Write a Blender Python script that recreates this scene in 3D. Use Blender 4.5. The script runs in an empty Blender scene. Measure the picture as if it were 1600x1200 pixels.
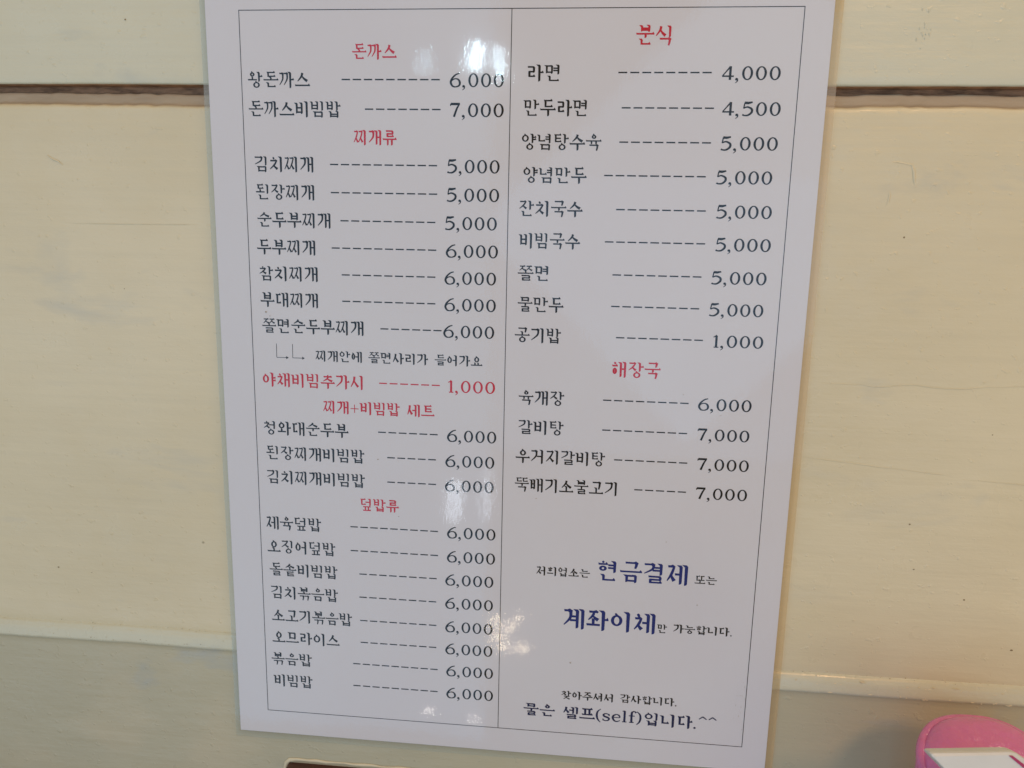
import bpy, math, random
import numpy as np
from mathutils import Matrix, Vector

scene = bpy.context.scene
# ------------------------------------------------------------------ camera
cam_d = bpy.data.cameras.new('camera')
cam = bpy.data.objects.new('camera', cam_d)
scene.collection.objects.link(cam)
cam_d.sensor_width = 36.0
cam_d.lens = 26.29
cam_d.clip_start = 0.01
cam_d.clip_end = 100
R = Matrix(((0.99541794, -0.03744372, 0.08798348),
            (0.09328943, 0.17839712, -0.97952616),
            (0.02098111, 0.98324587, 0.18107280)))
# columns of the camera-to-world matrix
cam.matrix_world = Matrix.Translation((0.03702665, -0.38480864, 1.09092882)) @ R.to_4x4()
cam_d.dof.use_dof = True
cam_d.dof.focus_distance = 0.375
cam_d.dof.aperture_fstop = 18.0
scene.camera = cam

# ------------------------------------------------------------------ world, lamps, exposure
world = bpy.data.worlds.new('World')
scene.world = world
world.use_nodes = True
bg = world.node_tree.nodes['Background']
bg.inputs[0].default_value = (1.0, 0.79, 0.49, 1)
bg.inputs[1].default_value = 0.335
scene.view_settings.view_transform = 'Standard'
scene.view_settings.look = 'None'
scene.view_settings.exposure = 0
scene.view_settings.gamma = 1
scene.cycles.use_denoising = True
scene.cycles.max_bounces = 8
scene.cycles.transparent_max_bounces = 12


def area(name, loc, target, sx, sy, radiance, col, shape='RECTANGLE', spin=0):
    l = bpy.data.lights.new(name, 'AREA')
    l.shape = shape
    l.size = sx
    l.size_y = sy
    a = sx * sy * (math.pi / 4 if shape in ('DISK', 'ELLIPSE') else 1)
    l.energy = radiance * a * math.pi
    l.color = col
    o = bpy.data.objects.new(name, l)
    scene.collection.objects.link(o)
    d = Vector(target) - Vector(loc)
    o.rotation_euler = (d.to_track_quat('-Z', 'Y').to_matrix() @ Matrix.Rotation(spin, 3, 'Z')).to_euler()
    o.location = loc
    return o


area('ceiling_lamp', (0.66, -1.6, 2.22), (0, 0, 1.05), 0.34, 0.34, 38, (1.0, 0.54, 0.235), 'DISK')
area('warm_lamp', (1.05, -0.9, 0.66), (0.25, 0, 0.93), 0.4, 0.4, 1.9, (1.0, 0.80, 0.45), 'DISK')
area('added_glint_lamp', (0.85, -0.50, 2.30), (0.25, 0, 0.9), 0.25, 0.25, 11, (1.0, 0.78, 0.52), 'DISK')  # unseen lamp added for glints on the pink plastic and the bevel
area('left_veil_panel', (-1.28, -2.1, 0.75), (-1.28, 0, 0.75), 2.04, 2.9, 1.16, (0.21, 0.58, 1.0))  # unseen cool panel added to veil the left of the film
area('right_veil_panel', (0.48, -2.1, 1.23), (0.48, 0, 1.23), 1.2, 1.0, 1.25, (0.34, 0.66, 1.0), spin=math.radians(45))  # added panel, turned so its edge cuts the cool veil diagonally
area('right_veil_panel', (0.62, -2.2, 0.85), (0.62, 0, 0.85), 1.74, 0.95, 0.62, (0.24, 0.54, 1.0))  # second added panel, carries the cool veil on below
# bright bulbs whose mirror images show in the film
area('bulb', (-0.30, -2.0, 1.64), (-0.02, 0, 1.17), 0.015, 0.085, 120, (0.62, 0.86, 1.0), 'ELLIPSE')
area('bulb', (-0.232, -2.0, 1.62), (-0.02, 0, 1.17), 0.009, 0.11, 100, (0.62, 0.86, 1.0), 'ELLIPSE', 0.2)
area('bulb', (-0.45, -2.0, 1.63), (-0.02, 0, 1.17), 0.014, 0.07, 22, (0.55, 0.84, 1.0), 'ELLIPSE')
area('bulb', (-0.365, -2.0, 0.245), (-0.02, 0, 0.96), 0.05, 0.15, 9, (0.78, 0.88, 1.0), 'ELLIPSE')
area('bulb', (-0.255, -2.0, 0.27), (-0.02, 0, 0.96), 0.018, 0.18, 10, (0.78, 0.88, 1.0), 'ELLIPSE')
for dx, dz, w, h in ((-.035, .045, .016, .045), (-.028, -.012, .022, .03), (-.006, -.045, .03, .022), (.018, .03, .02, .022), (.044, .062, .02, .022), (.056, -.045, .026, .028), (.0, .01, .012, .02)):
    area('bulb', (-0.18 + dx, -2.0, -0.22 + dz), (0.0, 0, 0.88), w, h, 26, (1.0, 0.80, 0.55), 'ELLIPSE')
area('bulb', (-0.45, -2.0, -0.54), (0.0, 0, 0.83), 0.011, 0.014, 45, (1.0, 0.9, 0.8), 'ELLIPSE')
area('bulb', (-0.29, -2.0, -0.55), (0.0, 0, 0.83), 0.013, 0.017, 60, (1.0, 0.9, 0.8), 'ELLIPSE')

rng = np.random.RandomState(7)
random.seed(5)


# ------------------------------------------------------------------ helpers
def link(name, me, mat, parent=None):
    o = bpy.data.objects.new(name, me)
    scene.collection.objects.link(o)
    if mat:
        for m in (mat if isinstance(mat, (list, tuple)) else [mat]):
            me.materials.append(m)
    if parent:
        o.parent = parent
    return o


def mesh(name, V, F, mat, parent=None, smooth=False):
    me = bpy.data.meshes.new(name)
    me.from_pydata([tuple(v) for v in V], [], [tuple(f) for f in F])
    me.update()
    if smooth:
        me.polygons.foreach_set('use_smooth', [True] * len(me.polygons))
    return link(name, me, mat, parent)


def empty(name, loc=(0, 0, 0)):
    o = bpy.data.objects.new(name, None)
    scene.collection.objects.link(o)
    o.location = loc
    return o


def tag(o, label=None, cat=None, group=None, kind=None):
    for k, v in (('label', label), ('category', cat), ('group', group), ('kind', kind)):
        if v:
            o[k] = v
    return o


class NT:
    """small helper for node materials"""
    def __init__(s, name):
        s.m = bpy.data.materials.new(name)
        s.m.use_nodes = True
        s.t = s.m.node_tree
        s.t.nodes.clear()
        s.out = s.t.nodes.new('ShaderNodeOutputMaterial')

    def n(s, typ, ins=None, **kw):
        nd = s.t.nodes.new('ShaderNode' + typ)
        for k, v in kw.items():
            setattr(nd, k, v)
        for k, v in (ins or {}).items():
            if isinstance(v, bpy.types.NodeSocket):
                s.t.links.new(v, nd.inputs[k])
            else:
                nd.inputs[k].default_value = v
        return nd

    def math(s, op, a, b=0.0, c=0.0, clamp=False):
        nd = s.n('Math', {0: a, 1: b, 2: c}, operation=op)
        nd.use_clamp = clamp
        return nd.outputs[0]

    def coords(s, scale=(1, 1, 1), rot=(0, 0, 0), loc=(0, 0, 0)):
        tc = s.n('TexCoord')
        return s.n('Mapping', {'Vector': tc.outputs['Object'], 'Scale': scale, 'Rotation': rot, 'Location': loc}).outputs[0]

    def noise(s, vec, scale, detail=3, rough=0.5, dist=0.0):
        return s.n('TexNoise', {'Vector': vec, 'Scale': scale, 'Detail': detail, 'Roughness': rough, 'Distortion': dist}).outputs[0]

    def ramp(s, fac, lo, hi, a=0.0, b=1.0):
        return s.n('MapRange', {0: fac, 1: lo, 2: hi, 3: a, 4: b}).outputs[0]

    def mix(s, fac, a, b):
        nd = s.n('Mix', data_type='RGBA')
        for i, v in ((0, fac), (6, a), (7, b)):
            if isinstance(v, bpy.types.NodeSocket):
                s.t.links.new(v, nd.inputs[i])
            else:
                nd.inputs[i].default_value = v if i == 0 else (*v, 1)
        return nd.outputs[2]

    def bump(s, h, strength, dist, normal=None):
        ins = {'Height': h, 'Strength': strength, 'Distance': dist}
        if normal:
            ins['Normal'] = normal
        return s.n('Bump', ins).outputs[0]

    def surf(s, sh):
        s.t.links.new(sh, s.out.inputs[0])
        return s.m

    def pbr(s, col, rough, spec=0.5, normal=None, **kw):
        ins = {'Base Color': col if isinstance(col, bpy.types.NodeSocket) else (*col, 1), 'Roughness': rough,
               'Specular IOR Level': spec}
        if normal:
            ins['Normal'] = normal
        ins.update(kw)
        return s.surf(s.n('BsdfPrincipled', ins).outputs[0])


# ------------------------------------------------------------------ materials
def wall_paint(name, base, shade, stain=0.5, gloss=0.0):
    n = NT(name)
    v = n.coords()
    big = n.noise(n.coords((1, 1, 1.6)), 5.0, 4, 0.55)
    col = n.mix(n.ramp(big, 0.35, 0.68), base, shade)
    blot = n.noise(n.coords((1, 1, 2.4), loc=(3, 1, 7)), 11.0, 4, 0.6, 0.4)
    col = n.mix(n.ramp(blot, 0.60, 0.74, 0, stain), col, (0.37, 0.43, 0.45))
    blot2 = n.noise(n.coords((1, 1, 1.3), loc=(9, 4, 2)), 8.0, 4, 0.6)
    col = n.mix(n.ramp(blot2, 0.58, 0.75, 0, 0.45), col, (0.66, 0.56, 0.38))
    streak = n.noise(n.coords((6, 20, 260)), 1.0, 3, 0.6)
    col = n.mix(n.ramp(streak, 0.40, 0.75, 0, 0.08), col, (0.47, 0.43, 0.32))
    # small brown flecks
    vo = n.n('TexVoronoi', {'Vector': n.coords((1, 1, 1.2)), 'Scale': 42.0, 'Randomness': 1.0})
    keep = n.math('GREATER_THAN', n.n('SeparateColor', {0: vo.outputs['Color']}).outputs[0], 0.92)
    fleck = n.math('MULTIPLY', n.ramp(vo.outputs['Distance'], 0.045, 0.02), keep)
    col = n.mix(n.math('MULTIPLY', fleck, 0.6), col, (0.20, 0.15, 0.06))
    b1 = n.bump(n.noise(n.coords((9, 30, 420)), 1.0, 4, 0.6), 0.20, 0.0006)
    b2 = n.bump(n.noise(n.coords((1, 1, 2.2)), 70.0, 4, 0.6), 0.25, 0.0012, b1)
    lump = n.noise(n.coords((1, 1, 1.2), loc=(2, 2, 5)), 260.0, 2, 0.5)
    b3 = n.bump(n.ramp(lump, 0.66, 0.76), 0.35, 0.0005, b2)
    rg = n.ramp(n.noise(v, 60, 3), 0.3, 0.7, 0.26 - gloss, 0.42 - gloss)
    return n.pbr(col, rg, 0.5, b3)


M = {}
M['paint_upper'] = wall_paint('cream_paint_upper_board', (0.715, 0.690, 0.515), (0.665, 0.645, 0.490), 0.30)
M['paint_mid'] = wall_paint('cream_paint_middle_board', (0.765, 0.685, 0.475), (0.690, 0.605, 0.395), 0.30)
M['paint_low_dimmed'] = wall_paint('cream_paint_lower_board_dimmed', (0.530, 0.495, 0.345), (0.475, 0.445, 0.310), 0.55)  # cream made darker, the weaker light down here put into the colour

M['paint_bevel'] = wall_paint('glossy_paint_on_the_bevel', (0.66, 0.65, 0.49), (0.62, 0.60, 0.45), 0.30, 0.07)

n = NT('yellowed_tan_paint')
c = n.mix(n.ramp(n.noise(n.coords((1, 1, 5)), 40, 4, 0.6), 0.3, 0.7), (0.48, 0.39, 0.27), (0.40, 0.32, 0.22))
M['tan'] = n.pbr(c, 0.5, 0.4, n.bump(n.noise(n.coords((1, 1, 4)), 300, 3), 0.4, 0.0004))
n = NT('brown_gap_paint')
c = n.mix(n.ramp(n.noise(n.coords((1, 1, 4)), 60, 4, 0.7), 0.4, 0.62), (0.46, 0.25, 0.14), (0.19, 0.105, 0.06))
M['gap_brown'] = n.pbr(c, 0.6, 0.3)  # mottled dark brown on the upper board's underside and the tongue top

n = NT('menu_paper')
pc = n.mix(n.ramp(n.noise(n.coords(), 9, 3), 0.35, 0.65), (0.695, 0.690, 0.715), (0.685, 0.668, 0.690))
M['paper'] = n.pbr(pc, 0.8, 0.2)


def ink(name, c):
    n = NT(name)
    col = n.mix(n.ramp(n.noise(n.coords(), 900, 2), 0.3, 0.7), c, tuple(min(1, x * 1.25 + 0.002) for x in c))
    return n.pbr(col, 0.7, 0.2)


M['black'] = ink('black_print', (0.005, 0.005, 0.006))
M['red'] = ink('red_print', (0.50, 0.014, 0.032))
M['blue'] = ink('blue_print', (0.008, 0.020, 0.145))
M['navy'] = ink('navy_print', (0.006, 0.012, 0.060))


def film_mat(name, tint, milky=0.0, milk=(0.8, 0.75, 0.6)):
    n = NT(name)
    w1 = n.bump(n.noise(n.coords((1.6, 1, 0.7)), 60.0, 3, 0.6, 0.3), 0.5, 0.00006)
    w2 = n.bump(n.noise(n.coords((2.2, 1, 1)), 300.0, 3, 0.55), 0.11, 0.00012, w1)
    g1 = n.n('BsdfGlossy', {'Color': (1, 1, 1, 1), 'Roughness': 0.03, 'Normal': w2})
    g2 = n.n('BsdfGlossy', {'Color': (1, 1, 1, 1), 'Roughness': 0.095, 'Normal': w1})
    g = n.n('MixShader', {0: 0.24, 1: g1.outputs[0], 2: g2.outputs[0]})
    tr = n.n('BsdfTransparent', {'Color': (*tint, 1)})
    body = tr.outputs[0]
    if milky:
        df = n.n('BsdfDiffuse', {'Color': (*milk, 1)})
        body = n.n('MixShader', {0: milky, 1: body, 2: df.outputs[0]}).outputs[0]
    back = n.n('NewGeometry').outputs['Backfacing']
    fr = n.n('Fresnel', {'IOR': n.ramp(back, 0, 1, 1.44, 0.694), 'Normal': w1})      # same reflectance from both sides of the thin film
    return n.surf(n.n('MixShader', {0: fr.outputs[0], 1: body, 2: g.outputs[0]}).outputs[0])


M['film'] = film_mat('clear_laminating_film', (1, 1, 1))
M['film_edge'] = film_mat('laminate_margin', (0.92, 0.93, 0.90), 0.30, (0.50, 0.52, 0.46))
M['film_tan'] = film_mat('yellowed_laminate_margin', (0.96, 0.90, 0.78), 0.35, (0.66, 0.50, 0.30))

n = NT('glossy_pink_plastic')
M['pink'] = n.pbr(n.mix(n.noise(n.coords(), 30, 2), (0.76, 0.23, 0.50), (0.69, 0.19, 0.43)), 0.16, 0.6,
                  n.bump(n.noise(n.coords(), 190, 3, 0.5), 0.6, 0.0022), **{'Subsurface Weight': 0.25, 'Subsurface Scale': 0.01,
                                                                          'Subsurface Radius': (1, 0.3, 0.4)})
n = NT('white_plastic')
M['white'] = n.pbr(n.mix(n.ramp(n.noise(n.coords(), 60, 4), 0.3, 0.7), (0.74, 0.74, 0.71), (0.67, 0.67, 0.63)), 0.38, 0.5,
                   n.bump(n.noise(n.coords(), 300, 3), 0.12, 0.0004))
n = NT('magenta_plastic')
M['magenta'] = n.pbr((0.42, 0.02, 0.10), 0.3, 0.5)
n = NT('dark_brown_wood')
M['brown'] = n.pbr(n.mix(n.ramp(n.noise(n.coords((8, 60, 60)), 6, 4, 0.6), 0.3, 0.7), (0.115, 0.040, 0.026), (0.06, 0.025, 0.018)), 0.4, 0.5,
                   n.bump(n.noise(n.coords((8, 60, 60)), 8, 3), 0.3, 0.0006))
n = NT('table_wood')
M['table'] = n.pbr(n.mix(n.noise(n.coords((3, 40, 1)), 4, 4), (0.30, 0.17, 0.08), (0.22, 0.12, 0.055)), 0.35, 0.5)


# ------------------------------------------------------------------ the painted board wall
def vnoise(x, y, seed):
    """smooth value noise"""
    xi, yi = np.floor(x).astype(int), np.floor(y).astype(int)
    fx, fy = x - xi, y - yi
    fx, fy = fx * fx * (3 - 2 * fx), fy * fy * (3 - 2 * fy)

    def h(a, b):
        k = (a * 374761393 + b * 668265263 + seed * 1442695041) & 0x7fffffff
        k = ((k ^ (k >> 13)) * 1274126177) & 0x7fffffff
        return ((k ^ (k >> 16)) & 0xffff) / 65535.0 * 2 - 1
    a, b, c, d = h(xi, yi), h(xi + 1, yi), h(xi, yi + 1), h(xi + 1, yi + 1)
    return (a * (1 - fx) + b * fx) * (1 - fy) + (c * (1 - fx) + d * fx) * fy


X0, X1 = -0.62, 0.66


def board(name, prof, mat, seed, front, parent, zones=None, dx=0.0016):
    """prof: list of (z, y, wobble_mm, ragged_mm, steps to next).  Sheet swept along x."""
    xs = np.arange(X0, X1 + 1e-9, dx)
    zz, yy, wb, rg = [], [], [], []
    zone = []
    for i, p in enumerate(prof):
        zz.append(p[0]); yy.append(p[1]); wb.append(p[2]); rg.append(p[3]); zone.append(i)
        if i < len(prof) - 1:
            q = prof[i + 1]
            for k in range(1, p[4]):
                t = k / p[4]
                zz.append(p[0] + (q[0] - p[0]) * t); yy.append(p[1] + (q[1] - p[1]) * t)
                wb.append(p[2] + (q[2] - p[2]) * t); rg.append(p[3] + (q[3] - p[3]) * t); zone.append(i)
    zz, yy, wb, rg = map(np.array, (zz, yy, wb, rg))
    Xg, Zg = np.meshgrid(xs, zz)
    Yg = np.repeat(yy[:, None], len(xs), 1)
    slow = vnoise(xs * 7, xs * 0 + .3, seed) + 0.5 * vnoise(xs * 19, xs * 0 + .7, seed + 1)
    fast = vnoise(xs * 90, xs * 0 + .3, seed + 2) + 0.7 * vnoise(xs * 260, xs * 0 + .2, seed + 3)
    Zo = Zg + 0.001 * (wb[:, None] * slow[None] + rg[:, None] * fast[None])
    # hand-painted relief on the face
    rel = 0.00030 * vnoise(Xg * 9, Zg * 16, seed + 5) + 0.00010 * vnoise(Xg * 35, Zg * 90, seed + 6) \
        + 0.00005 * vnoise(Xg * 50, Zg * 330, seed + 8) + 0.00008 * rg[:, None] * vnoise(Xg * 300, Zg * 500, seed + 9)
    Yg = Yg + rel
    nr, nc = Xg.shape
    V = np.stack([Xg, Yg, Zo], -1).reshape(-1, 3)
    idx = np.arange(nr * nc).reshape(nr, nc)
    F = np.stack([idx[:-1, :-1], idx[1:, :-1], idx[1:, 1:], idx[:-1, 1:]], -1).reshape(-1, 4)
    me = bpy.data.meshes.new(name)
    me.vertices.add(len(V)); me.vertices.foreach_set('co', V.ravel())
    me.loops.add(F.size); me.loops.foreach_set('vertex_index', F.ravel())
    me.polygons.add(len(F)); me.polygons.foreach_set('loop_start', np.arange(0, F.size, 4))
    me.polygons.foreach_set('loop_total', np.full(len(F), 4))
    me.update(calc_edges=True)
    me.polygons.foreach_set('use_smooth', [True] * len(F))
    if zones:
        mi = np.repeat(np.array([zones.get(z, 0) for z in zone[:-1]]), nc - 1)
        me.polygons.foreach_set('material_index', mi)
    return link(name, me, mat, parent)


wall = tag(empty('wall', (0, 0, 0)), kind='structure')
WZ = lambda o: o
# upper board: front face, rounded lower arris, underside
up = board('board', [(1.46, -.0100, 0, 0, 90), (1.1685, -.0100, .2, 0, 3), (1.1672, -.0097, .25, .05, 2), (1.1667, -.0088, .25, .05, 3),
                     (1.1669, 0.004, .25, 0, 1), (1.1700, 0.006, 0, 0, 1)], [M['paint_upper'], M['gap_brown']], 11, -.01, wall,
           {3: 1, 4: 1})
# middle board: tongue behind the upper board, tan painted strip, then the face
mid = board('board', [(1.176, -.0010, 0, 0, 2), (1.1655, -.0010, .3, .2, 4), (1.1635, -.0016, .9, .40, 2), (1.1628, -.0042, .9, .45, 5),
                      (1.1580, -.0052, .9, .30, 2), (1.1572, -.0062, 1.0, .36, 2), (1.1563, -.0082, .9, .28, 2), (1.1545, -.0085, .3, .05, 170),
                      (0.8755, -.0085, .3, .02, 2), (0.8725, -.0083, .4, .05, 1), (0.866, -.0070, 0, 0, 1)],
            [M['paint_mid'], M['tan'], M['gap_brown']], 23, -.0085, wall, {0: 2, 1: 2, 2: 1, 3: 1, 4: 1})
# lower board: convex bevelled upper edge, then the face
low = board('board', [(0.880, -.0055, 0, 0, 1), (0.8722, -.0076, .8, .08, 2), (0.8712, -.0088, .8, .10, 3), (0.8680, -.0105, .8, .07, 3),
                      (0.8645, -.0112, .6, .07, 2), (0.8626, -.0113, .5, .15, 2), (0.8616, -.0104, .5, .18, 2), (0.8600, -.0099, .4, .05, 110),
                      (0.640, -.0099, 0, 0, 1)], [M['paint_low_dimmed'], M['paint_bevel']], 37, -.0112, wall, {0: 1, 1: 1, 2: 1, 3: 1, 4: 1, 5: 1, 6: 0})


def bead(pts, r, mat, parent, name='paint_wrinkle', flat=0.6):
    """half-round bead of dried paint on the wall; pts = (x, y, z, radius factor)"""
    V, F = [], []
    K = 5
    for i, p in enumerate(pts):
        a = pts[max(0, i - 1)]; b = pts[min(len(pts) - 1, i + 1)]
        t = Vector((b[0] - a[0], 0, b[2] - a[2])).normalized()
        s = Vector((-t.z, 0, t.x))
        rr = r * p[3]
        for k in range(K):
            an = math.pi * k / (K - 1)
            V.append(Vector((p[0], p[1], p[2])) + s * (rr * math.cos(an)) + Vector((0, -rr * flat * math.sin(an), 0)))
    for i in range(len(pts) - 1):
        for k in range(K - 1):
            a = i * K + k
            F.append((a, a + 1, a + K + 1, a + K))
    return mesh(name, V, F, mat, parent, True)


def wavy(x0, z0, x1, z1, y, amp, fr, seed, n=60):
    out = []
    for i in range(n + 1):
        t = i / n
        x = x0 + (x1 - x0) * t
        dz = amp * float(vnoise(np.array([x * fr]), np.array([0.4]), seed)[0] + .5 * vnoise(np.array([x * fr * 3]), np.array([0.4]), seed + 1)[0])
        w = 0.35 + 0.65 * abs(float(vnoise(np.array([x * 70.]), np.array([0.1]), seed + 2)[0]))
        w *= min(1, t * 8, (1 - t) * 8) + 0.02
        out.append((x, y, z0 + (z1 - z0) * t + dz, w))
    return out


MF = -.0086
bead(wavy(.150, 1.0275, .262, 1.029, MF, .0014, 55, 3), .00042, M['paint_mid'], mid)
bead(wavy(.270, 1.029, .40, 1.030, MF, .0016, 40, 5), .00042, M['paint_mid'], mid)
bead(wavy(.150, .990, .225, .983, MF, .0004, 30, 8), .0003, M['paint_mid'], mid)
bead(wavy(.228, .982, .36, .974, MF, .0005, 30, 9), .0003, M['paint_mid'], mid)
bead(wavy(-.23, 1.098, -.16, 1.0985, MF, .0003, 30, 12), .0002, M['paint_mid'], mid)
bead([(.1780, MF, 1.1330, .4), (.1810, MF, 1.1333, 1), (.1850, MF, 1.1325, .7), (.1878, MF, 1.1320, 1.2), (.1890, MF, 1.1290, 1.6),
      (.1895, MF, 1.1255, 1.4), (.1900, MF, 1.1225, .3)], .00055, M['paint_mid'], mid, 'paint_drip')
bead([(.1790, MF, 1.1200, .4), (.1793, MF, 1.1180, 1.1), (.1790, MF, 1.1155, 1.0), (.1780, MF, 1.1130, .3)], .0006, M['paint_mid'], mid, 'paint_drip')
bead([(-.240, MF, 1.1322, .3), (-.2375, MF, 1.1305, 1), (-.234, MF, 1.1290, .9), (-.232, MF, 1.1275, .3)], .0004, M['paint_mid'], mid, 'paint_drip')
for k in range(14):
    x, z = .1855 + random.gauss(0, .0022), 1.1905 + random.gauss(0, .0035)
    L = random.uniform(.0003, .0012)
    bead([(x, -.0101, z + L, .2), (x + random.uniform(-.0003, .0003), -.0101, z, 1.2), (x, -.0101, z - L, .2)], .0004, M['paint_upper'], up, 'paint_drip')
# dried drops along the bevel of the lower board
for k in range(60):
    x = random.uniform(.15, .36)
    z = random.choice((.8688, .8672, .8628)) + random.gauss(0, .0004)
    L = random.uniform(.0004, .0022)
    bead([(x - L, -.0106 if z > .866 else -.0113, z, .2), (x, -.0108 if z > .866 else -.0115, z, 1), (x + L, -.0106 if z > .866 else -.0113, z, .2)], .00035, M['paint_mid'], low, 'paint_drip')


def specks(items, mat, parent, name='dirt_specks', sides=7):
    V, F = [], []
    for (x, y, z, r) in items:
        b = len(V)
        V.append((x, y - r * 0.35, z))
        for k in range(sides):
            a = 2 * math.pi * k / sides
            rr = r * random.uniform(0.4, 0.8)
            V.append((x + rr * math.cos(a) * 1.3, y, z + rr * math.sin(a)))
        for k in range(sides):
            F.append((b, b + 1 + k, b + 1 + (k + 1) % sides))
    o = mesh(name, V, F, mat, parent, True)
    o['kind'] = 'stuff'
    return o


n = NT('brown_dirt')
M['dirt'] = n.pbr((0.27, 0.20, 0.10), 0.6, 0.3)
sp = []
for k in range(60):
    x = random.uniform(.15, .33) if k < 40 else random.uniform(-.3, -.16)
    sp.append((x, -.0090 - random.uniform(0, .0005), .8722 + random.gauss(0, .0007), random.uniform(.0001, .00035)))
for k in range(60):
    x = random.uniform(.15, .30) if k < 35 else random.uniform(-.3, -.16)
    sp.append((x, -.0112, .8640 + random.gauss(0, .0006), random.uniform(.0001, .0004)))
specks(sp, M['dirt'], low)
sp = [(-.2030, MF, 1.0646, .0006), (-.1915, -.0103, 1.1966, .0006)]
for (x, z, r) in ((.2065, .957, .0006), (.211, .933, .0006), (.2375, .918, .0007), (.264, .892, .0008), (.195, .890, .0005), (.191, .882, .0006),
                  (.188, 1.099, .0006), (.262, 1.087, .0005), (.172, 1.158, .0003), (.24, 1.005, .0004), (-.255, .905, .0007), (-.235, .903, .0004)):
    sp.append((x, MF, z, r))
specks(sp, M['dirt'], mid)

# ------------------------------------------------------------------ lettering
# Myeongjo-style letters built from brush strokes in a 100 x 100 cell, y downwards.


class Pen:
    def __init__(s):
        s.polys = []

    def poly(s, pts):
        s.polys.append([(float(a), float(b)) for a, b in pts])

    def strip(s, pts, ws):
        n = len(pts)
        L, Rr = [], []
        for i in range(n):
            a = pts[max(0, i - 1)]; b = pts[min(n - 1, i + 1)]
            dx, dy = b[0] - a[0], b[1] - a[1]
            d = math.hypot(dx, dy) or 1
            nx, ny = -dy / d, dx / d
            w = ws[i] / 2
            L.append((pts[i][0] + nx * w, pts[i][1] + ny * w)); Rr.append((pts[i][0] - nx * w, pts[i][1] - ny * w))
        for i in range(n - 1):
            s.poly([L[i], L[i + 1], Rr[i + 1], Rr[i]])

    def curve(s, ctl, ws, n=10):
        """Catmull-Rom through ctl, widths interpolated"""
        P = [ctl[0]] + list(ctl) + [ctl[-1]]
        pts, wl = [], []
        for i in range(len(ctl) - 1):
            p0, p1, p2, p3 = P[i], P[i + 1], P[i + 2], P[i + 3]
            for k in range(n):
                t = k / n
                pts.append(tuple(0.5 * (2 * p1[j] + (p2[j] - p0[j]) * t + (2 * p0[j] - 5 * p1[j] + 4 * p2[j] - p3[j]) * t * t
                                        + (3 * p1[j] - p0[j] - 3 * p2[j] + p3[j]) * t ** 3) for j in (0, 1)))
                wl.append(ws[i] + (ws[i + 1] - ws[i]) * t)
        pts.append(ctl[-1]); wl.append(ws[-1])
        s.strip(pts, wl)

    def ring(s, cx, cy, rx, ry, wv, wh, n=22):
        for k in range(n):
            a, b = 2 * math.pi * k / n, 2 * math.pi * (k + 1) / n
            s.poly([(cx + rx * math.cos(a), cy + ry * math.sin(a)), (cx + rx * math.cos(b), cy + ry * math.sin(b)),
                    (cx + (rx - wv) * math.cos(b), cy + (ry - wh) * math.sin(b)), (cx + (rx - wv) * math.cos(a), cy + (ry - wh) * math.sin(a))])


HW, VW = 8.8, 14.6     # stroke widths of horizontals and verticals


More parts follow.
